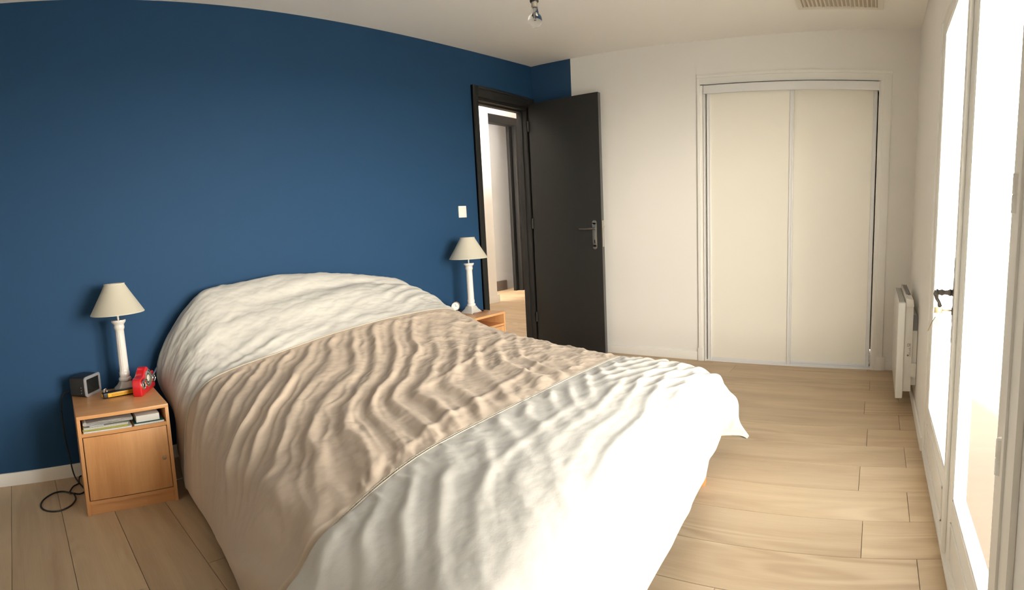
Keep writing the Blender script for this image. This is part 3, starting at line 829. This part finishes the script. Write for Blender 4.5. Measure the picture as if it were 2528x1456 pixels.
# ------------------------------------------------------------------ things on the right cabinet
ac = root('alarm_clock', (2.822, 2.742, NRH), math.radians(-32), 'small round silver alarm clock beside right bedside lamp', 'alarm clock')
MB().lathe([(.030, .008), (.034, .004), (.034, -.010), (.031, -.014), (.028, -.012), (.0275, -.009)], 36, (0, 0, .070), 'Y').build('case', M_chrome, ac, smooth=True, ang=35)
MB().lathe([(.0275, -.006), (.0275, -.010)], 32, (0, 0, .070), 'Y').build('clock_face', mat('white_dial', (.75, .74, .70), .4), ac)
hd = MB()
for q in range(12):
    a = q/12*2*PI; hd.box(.023*math.cos(a)-.001, .023*math.cos(a)+.001, -.0112, -.0098,   .070+.023*math.sin(a)-.001,   .070+.023*math.sin(a)+.001)
hd.box(-.001, .001, -.0118, -.0105,   .070, .088).box(0, .014, -.0118, -.0105,   .069, .071)
hd.build('hands', M_black, ac)
MB().tube([(-.015, 0, .042), (-.022, .0, .0035)], .004, 8).tube([(.015, 0, .042), (.022, 0, .0035)], .004, 8).tube([(0, .006, .05), (0, .024, .0035)], .004, 8).build('feet', M_chrome, ac, smooth=True)
st = MB()
N = 40
vs = []; fs = []
for i in range(N+1):
    a = -0.72*PI + i/N*1.25*PI
    for (dr_, dz) in ((0, 0), (.0022, 0), (.0022, .011), (0, .011)):
        vs.append(((.086+dr_)*math.cos(a), (.082+dr_)*math.sin(a), dz))
for i in range(N):
    for q in range(4):
        a = i*4+q; b_ = i*4+(q+1) % 4; fs.append((a, b_, b_+4, a+4))
fs += [(3, 2, 1, 0), (N*4, N*4+1, N*4+2, N*4+3)]
so = st.add(vs, fs).build('leather_strap', mat('brown_leather', (.18, .085, .05), .5), None, smooth=True)
so.location = (2.968, 2.708, NRH+.001)
setp(so, 'thin brown leather strap curled round the foot of right bedside lamp', 'strap')

# ------------------------------------------------------------------ bed
bd = root('bed', (0, 0, 0), 0, 'double bed hidden under the duvet, one orange wooden foot showing', 'bed')
BX0, BX1, BY0, BY1 = 1.04, 2.31, .84, 2.80
M_matt = mat('mattress_ticking', (.6, .58, .52), .9)
MB().box(BX0, BX1, BY0, BY1, .12, .26).build('base', M_matt, bd, bevel=.01)
MB().box(BX0+.01, BX1-.01, BY0+.01, BY1-.01, .262, .385).build('mattress', M_matt, bd, bevel=.03, seg=3)
MB().box(1.08, 2.22, 2.850, 2.880, 0.10, .66).build('headboard', M_leg, bd, bevel=.008)
for (x, y) in ((BX0+.1, BY0+.08), (2.125, .715), (BX0+.1, BY1-.1), (BX1-.1, BY1-.1)):
    MB().lathe([(.022, 0), (.027, .01), (.030, .10), (.030, .135)], 20, (x, y, 0)).build('leg', M_leg, bd, smooth=True)
MB().box(2.08, 2.17, .70, .81, .128, .15).build('leg_bracket', M_leg, bd)

# ------------------------------------------------------------------ duvet: three sewn panels over one draped surface
def row(Y, pts, dy=None):
    a = [(x, Y if dy is None else Y+dy[i], z) for i, (x, z) in enumerate(pts)]
    # turned-under hem at both ends
    l0, r0 = a[0], a[-1]
    return [(l0[0]+.035, l0[1], l0[2]+.004)]+a+[(r0[0]-.035, r0[1], r0[2]+.004)]


A0 = row(2.898, [(.80, .05), (.81, .25), (.79, .42), (.87, .60), (1.00, .74), (1.25, .76), (1.58, .78), (2.0, .75), (2.36, .66), (2.55, .50), (2.64, .30), (2.66, .12)])
A = row(2.83, [(.77, .06), (.78, .27), (.712, .50), (.82, .72), (.978, .886), (1.25, .925), (1.58, .945), (2.0, .915), (2.38, .815), (2.55, .62), (2.62, .32), (2.65, .12)])
B = row(2.62, [(.73, .05), (.735, .27), (.725, .46), (.82, .64), (.97, .745), (1.25, .775), (1.6, .80), (2.0, .805), (2.40, .755), (2.54, .60), (2.59, .32), (2.61, .12)])
C = row(2.40, [(.672, .05), (.690, .24), (.725, .40), (.81, .505), (.95, .555), (1.23, .595), (1.6, .64), (2.05, .66), (2.43, .635), (2.545, .50), (2.57, .30), (2.58, .12)])
Dd = row(2.00, [(.640, .05), (.665, .2), (.72, .35), (.80, .45), (.95, .505), (1.2, .53), (1.6, .545), (2.0, .55), (2.40, .535), (2.50, .42), (2.53, .25), (2.54, .12)])
E_ = row(1.60, [(.585, .05), (.62, .2), (.70, .33), (.80, .42), (.97, .475), (1.2, .495), (1.6, .51), (2.0, .51), (2.39, .495), (2.47, .40), (2.50, .24), (2.51, .12)])
Ff = row(1.20, [(.525, .05), (.56, .2), (.67, .33), (.81, .405), (1.0, .46), (1.2, .48), (1.6, .49), (2.0, .49), (2.38, .467), (2.45, .37), (2.47, .22), (2.48, .12)])
G = row(.92, [(.50, .05), (.54, .2), (.66, .32), (.80, .40), (1.0, .45), (1.2, .475), (1.6, .485), (2.0, .485), (2.37, .462), (2.43, .36), (2.45, .22), (2.46, .12)])
Hh = row(.74, [(.49, .05), (.53, .18), (.65, .29), (.80, .37), (1.0, .42), (1.2, .445), (1.6, .455), (2.0, .452), (2.36, .43), (2.42, .33), (2.44, .21), (2.45, .12)])
I_ = row(.655, [(.49, .05), (.53, .14), (.65, .23), (.80, .30), (1.0, .35), (1.2, .37), (1.6, .375), (2.0, .37), (2.35, .355), (2.41, .28), (2.43, .20), (2.44, .12)])
J_ = row(.622, [(.49, .05), (.53, .11), (.65, .18), (.80, .23), (1.0, .25), (1.2, .26), (1.6, .265), (2.0, .26), (2.34, .255), (2.41, .22), (2.43, .17), (2.44, .12)],
         [-.03, -.03, -.02, -.01, 0, 0, 0, 0, .01, 0, -.01, -.02])
K_ = row(.600, [(.49, .04), (.53, .06), (.65, .09), (.80, .11), (1.0, .12), (1.2, .125), (1.6, .135), (2.0, .14), (2.26, .14), (2.38, .13), (2.44, .11), (2.46, .10)],
         [-.05, -.05, -.05, -.04, -.03, -.02, 0, .045, .13, .08, -.01, -.02])
L_ = [(p[0], p[1]+.035, p[2]+.006) for p in K_]
ROWS = np.array([A0, A, B, C, Dd, E_, Ff, G, Hh, I_, J_, K_, L_])     # 13 x 14 x 3


def crom(P, t):
    """Catmull-Rom along axis 0 at parameters t"""
    n_ = P.shape[0]
    Q = np.concatenate([2*P[:1]-P[1:2], P, 2*P[-1:]-P[-2:-1]])
    i = np.clip(np.floor(t).astype(int), 0, n_-2); f = (t-i)
    sh = (len(t),)+(1,)*(P.ndim-1); f = f.reshape(sh)
    a, b_, c, d_ = Q[i], Q[i+1], Q[i+2], Q[i+3]
    return .5*((2*b_)+(-a+c)*f+(2*a-5*b_+4*c-d_)*f**2+(-a+3*b_-3*c+d_)*f**3)


def make_surface(s0, s1, ns_, nt_=470):
    s = np.linspace(s0, s1, ns_); t = np.linspace(0, 13, nt_)
    P = crom(ROWS, s); P = np.swapaxes(crom(np.swapaxes(P, 0, 1), t), 0, 1)
    return s, t, P


def ridge(ph, sharp=2.0):
    """narrow raised crests, flat hollows; about 0..1"""
    return (.5+.5*np.cos(ph))**sharp


def displace(P, S, T):
    X, Y = P[..., 0], P[..., 1]
    dS = np.gradient(P, axis=0); dT = np.gradient(P, axis=1)
    Nn = np.cross(dT, dS); Nn /= np.linalg.norm(Nn, axis=-1, keepdims=True)+1e-12
    flip = np.sign(Nn[P.shape[0]//2, P.shape[1]//2, 2]); Nn = Nn*flip
    h = np.zeros_like(X)
    sst = lambda a, b_, v: (lambda q: q*q*(3-2*q))(np.clip((v-a)/(b_-a), 0, 1))
    topness = sst(1.3, 4.4, T)*(1-sst(9.4, 10.6, T))
    left = 1-sst(3.2, 4.8, T)
    n1 = fbm(X*2.1+3, Y*2.1, 3, 1); n2 = fbm(X*5, Y*5+7, 3, 2); n3 = fbm(X*13, Y*13, 3, 3)
    # --- middle panel: folds leaning across the bed, bending straighter towards the foot
    gY = np.where(Y > 1.55, (Y-1.55)*1.02, (Y-1.55)*.55)
    gY = gY - .05*np.exp(-((Y-1.62)/.16)**2)
    q = X-gY + .048*n1+.022*n2
    amp = .55+.45*sst(-.25, .35, fbm(q*5+11, Y*1.6+2, 2, 4))
    inmid = sst(1.19, 1.27, Y)*(1-sst(2.33, 2.41, Y))
    wmid = inmid*topness*(1-.75*sst(1.75, 2.35, X))
    h += wmid*amp*(.0170*ridge(q/.145*2*PI+1.6*n1, 2.6)+.0060*ridge(q/.071*2*PI+3.*n2, 2.2))
    # crumples on the far side of the middle panel
    cr_ = 1-np.abs(fbm(X*9+.9*n1, Y*7.5, 4, 7))*2.4
    h += inmid*topness*sst(1.4, 2.1, X)*.008*np.clip(cr_, 0, 1)**1.5
    h += inmid*topness*.0035*n3
    # long crease rising across the panel
    yc = 1.20+.17*np.clip((X-.97)/.9, 0, 2)**.7 + .015*n2
    h += topness*sst(.95, 1.15, X)*(1-sst(1.85, 2.3, X))*.006*np.exp(-((Y-yc-.03)/.018)**2)*inmid
    yc2 = 1.52+.30*(X-1.2)+.03*n1
    h += topness*sst(1.35, 1.6, X)*(1-sst(2.2, 2.4, X))*.008*np.exp(-((Y-yc2)/.02)**2)*inmid
    # gathers where the panels are sewn
    for (ys, sgn) in ((2.40, -1), (1.20, 1), (1.20, -1)):
        dd = (Y-ys)*sgn
        g_ = np.exp(-np.clip(dd, 0, None)/.085)*(dd > -.002)*sst(0, .012, dd+.001)
        pk = fbm(X*26+3*n2, Y*5+ys, 2, 11)
        h += topness*g_*.0068*(ridge(X/.047*2*PI+3.5*n2+2*n1, 1.5)*(.5+.8*np.clip(pk, -.4, 1)))
    # --- foot panel
    infoot = 1-sst(1.13, 1.21, Y)
    a2 = sst(1.16, .98, 1-0*Y)*0
    q2 = (X-1.15)-(Y-1.2)*.95+.05*n1
    near = np.exp(-((1.2-Y)/(.17+.16*(1-sst(1.2, 1.8, X))))**2)
    h += infoot*topness*near*(.014*ridge(q2/.135*2*PI+2.5*n2, 1.7)*(.4+.6*sst(-.3, .3, n1)))*(1-.5*sst(1.9, 2.3, X))
    q3 = (Y-.70)-.16*(X-1.2)+.020*n1+.006*n2
    far = sst(.12, .26, 1.2-Y)*sst(.8, 1.5, X)
    h += infoot*topness*far*(.0085*ridge(q3/.088*2*PI+1.5*n2, 1.7)*(.35+.65*sst(-.35, .35, fbm(X*1.4, Y*7, 2, 9))))
    h += infoot*topness*.0030*n3
    h += infoot*topness*sst(1.7, 2.2, X)*.010*ridge((X*.35+(Y-.9))/.07*2*PI+2*n2, 2)*sst(.0, .1, 1.2-Y)*.8
    # --- head panel: broad pillow hollows and light diagonal creases
    inh = sst(2.39, 2.46, Y)
    h += inh*topness*(.022*fbm(X*2.2+5, Y*3.2, 2, 21)+.012*fbm(X*5+Y*4, Y*13-X*3, 4, 22))
    q4 = Y-2.6-.22*(X-1.5)+.05*n1
    h += inh*topness*.008*ridge(q4/.062*2*PI+2*n2, 1.6)*sst(-.2, .4, fbm(X*2+9, Y*3, 2, 23))
    h -= inh*topness*.020*np.exp(-((Y-2.69-.05*(X-1.6))/.035)**2)*sst(1.1, 1.5, X)
    q5 = X+(Y-2.4)*.9+.03*n2
    h += inh*topness*.008*ridge(q5/.10*2*PI+1.5*n1, 1.6)*(1-sst(1.0, 1.5, X))*np.exp(-((Y-2.47)/.10)**2)
    # --- hanging sides: long soft folds
    hang = 1-topness
    ql = Y+.35*X+.06*n1
    h += left*(.020*ridge(ql/.36*2*PI+1.1, 1.2)*sst(.5, 2.5, T)*(1-.5*sst(3.4, 4.8, T)))
    h += .014*np.exp(-((T-(3.0+.25*np.sin(Y*5+.6)))/.34)**2)*sst(.95, 1.2, Y)*(1-sst(1.9, 2.3, Y))
    h += .016*np.exp(-((T-(1.2+1.9*(1.75-Y)))/.25)**2)*sst(1.0, 1.15, Y)*(1-sst(1.6, 1.8, Y))
    h += hang*(1-left)*.012*np.sin(Y/.19*2*PI+2*n1)
    h += hang*.0025*n2
    h += .0010*fbm(X*40, Y*40, 2, 31)
    # --- foot face
    face = 1-sst(.60, .72, Y)
    h += face*.008*np.sin(X/.23*2*PI+2*n1)
    # stay put at the sewing lines and along hems
    sew = np.minimum(np.abs(S-3), np.abs(S-6))
    h *= .25+.75*sst(0, .05, sew)
    edge = sst(.2, 1.2, T)*(1-sst(11.8, 12.8, T))*(1-sst(10.6, 11.2, S))
    h *= edge*sst(0, 1.0, S)
    return P+Nn*h[..., None]


def fabric(name, col, dark):
    m = bpy.data.materials.new(name); m.use_nodes = True
    n = m.node_tree.nodes; l = m.node_tree.links; b = n['Principled BSDF']
    b.inputs['Base Color'].default_value = tuple(col)+(1,)
    b.inputs['Roughness'].default_value = .8; b.inputs['Sheen Weight'].default_value = .08
    b.inputs['Specular IOR Level'].default_value = .25
    t = n.new('ShaderNodeTexCoord')
    w1 = n.new('ShaderNodeTexNoise'); w1.inputs['Scale'].default_value = 105; w1.inputs['Detail'].default_value = 5
    w1.inputs['Distortion'].default_value = .6
    l.new(t.outputs['Object'], w1.inputs['Vector'])
    w2 = n.new('ShaderNodeTexNoise'); w2.inputs['Scale'].default_value = 700
    l.new(t.outputs['Object'], w2.inputs['Vector'])
    ad = n.new('ShaderNodeMath'); ad.operation = 'MULTIPLY_ADD'; ad.inputs[1].default_value = .25
    l.new(w2.outputs['Fac'], ad.inputs[0]); l.new(w1.outputs['Fac'], ad.inputs[2])
    bp = n.new('ShaderNodeBump'); bp.inputs['Strength'].default_value = .22; bp.inputs['Distance'].default_value = .002
    l.new(ad.outputs[0], bp.inputs['Height']); l.new(bp.outputs[0], b.inputs['Normal'])
    return m


M_cw = fabric('white_cotton', (.58, .57, .535), 0)
M_cb = fabric('beige_cotton', (.56, .46, .365), 0)
M_cf = fabric('cream_cotton', (.61, .59, .545), 0)
dv = root('duvet', (0, 0, 0), 0, 'rumpled duvet in white, beige and cream panels spread over the bed', 'duvet')


def panel(name, s0, s1, ns_, m, label):
    s, t, P = make_surface(s0, s1, ns_)
    S, T = np.meshgrid(s, t, indexing='ij')
    Q = displace(P, S, T)
    a, b_ = Q.shape[:2]
    me = bpy.data.meshes.new(name)
    idx = np.arange(a*b_).reshape(a, b_)
    fs = np.stack([idx[:-1, :-1], idx[1:, :-1], idx[1:, 1:], idx[:-1, 1:]], -1).reshape(-1, 4)
    me.vertices.add(a*b_); me.vertices.foreach_set('co', Q.reshape(-1).astype(np.float32))
    nf = len(fs); me.loops.add(nf*4); me.loops.foreach_set('vertex_index', fs.reshape(-1).astype(np.int32))
    me.polygons.add(nf); me.polygons.foreach_set('loop_start', np.arange(0, nf*4, 4, dtype=np.int32))
    me.polygons.foreach_set('loop_total', np.full(nf, 4, dtype=np.int32))
    me.polygons.foreach_set('use_smooth', np.ones(nf, bool))
    me.update(calc_edges=True); me.validate()
    me.materials.append(m)
    o = bpy.data.objects.new(name, me); COL.objects.link(o); o.parent = dv; o['label'] = label
    return Q


Q1 = panel('head_panel', 0, 3, 230, M_cw, 'white panel towards the pillows')
Q2 = panel('middle_panel', 3, 6, 420, M_cb, 'gathered beige panel')
Q3 = panel('foot_panel', 6, 12, 420, M_cf, 'cream panel at the foot')
# openwork seams: two cords with cross stitches
for (Qa, lab) in ((Q2[0], 'openwork seam between white and beige'), (Q3[0], 'openwork seam between beige and cream')):
    pts = Qa[18:-18]
    nrm = np.zeros_like(pts)
    tg = np.gradient(pts, axis=0); tg /= np.linalg.norm(tg, axis=1, keepdims=True)
    up = np.array([0, 1.0, 0]); nv = np.cross(tg, up); nv /= np.linalg.norm(nv, axis=1, keepdims=True); nv *= np.sign(nv[len(nv)//2, 2])
    m = MB()
    for off in (-.0045, .0045):
        pp = pts + nv*.0022 + np.array([0, off, 0]); m.tube([tuple(p) for p in pp[::2]], .0016, 5)
    L = np.concatenate([[0], np.cumsum(np.linalg.norm(np.diff(pts, axis=0), axis=1))])
    for s in np.arange(0, L[-1], .0062):
        c = np.array([np.interp(s, L, pts[:, k]) for k in range(3)]); nn = np.array([np.interp(s, L, nv[:, k]) for k in range(3)])
        c = c+nn*.0026
        m.tube([tuple(c+np.array([0, -.006, 0])), tuple(c+np.array([0, .006, 0]))], .0011, 4)
    m.build('seam', fabric('seam_thread_%d' % len(lab), (.66, .61, .52), 0), dv, label=lab)
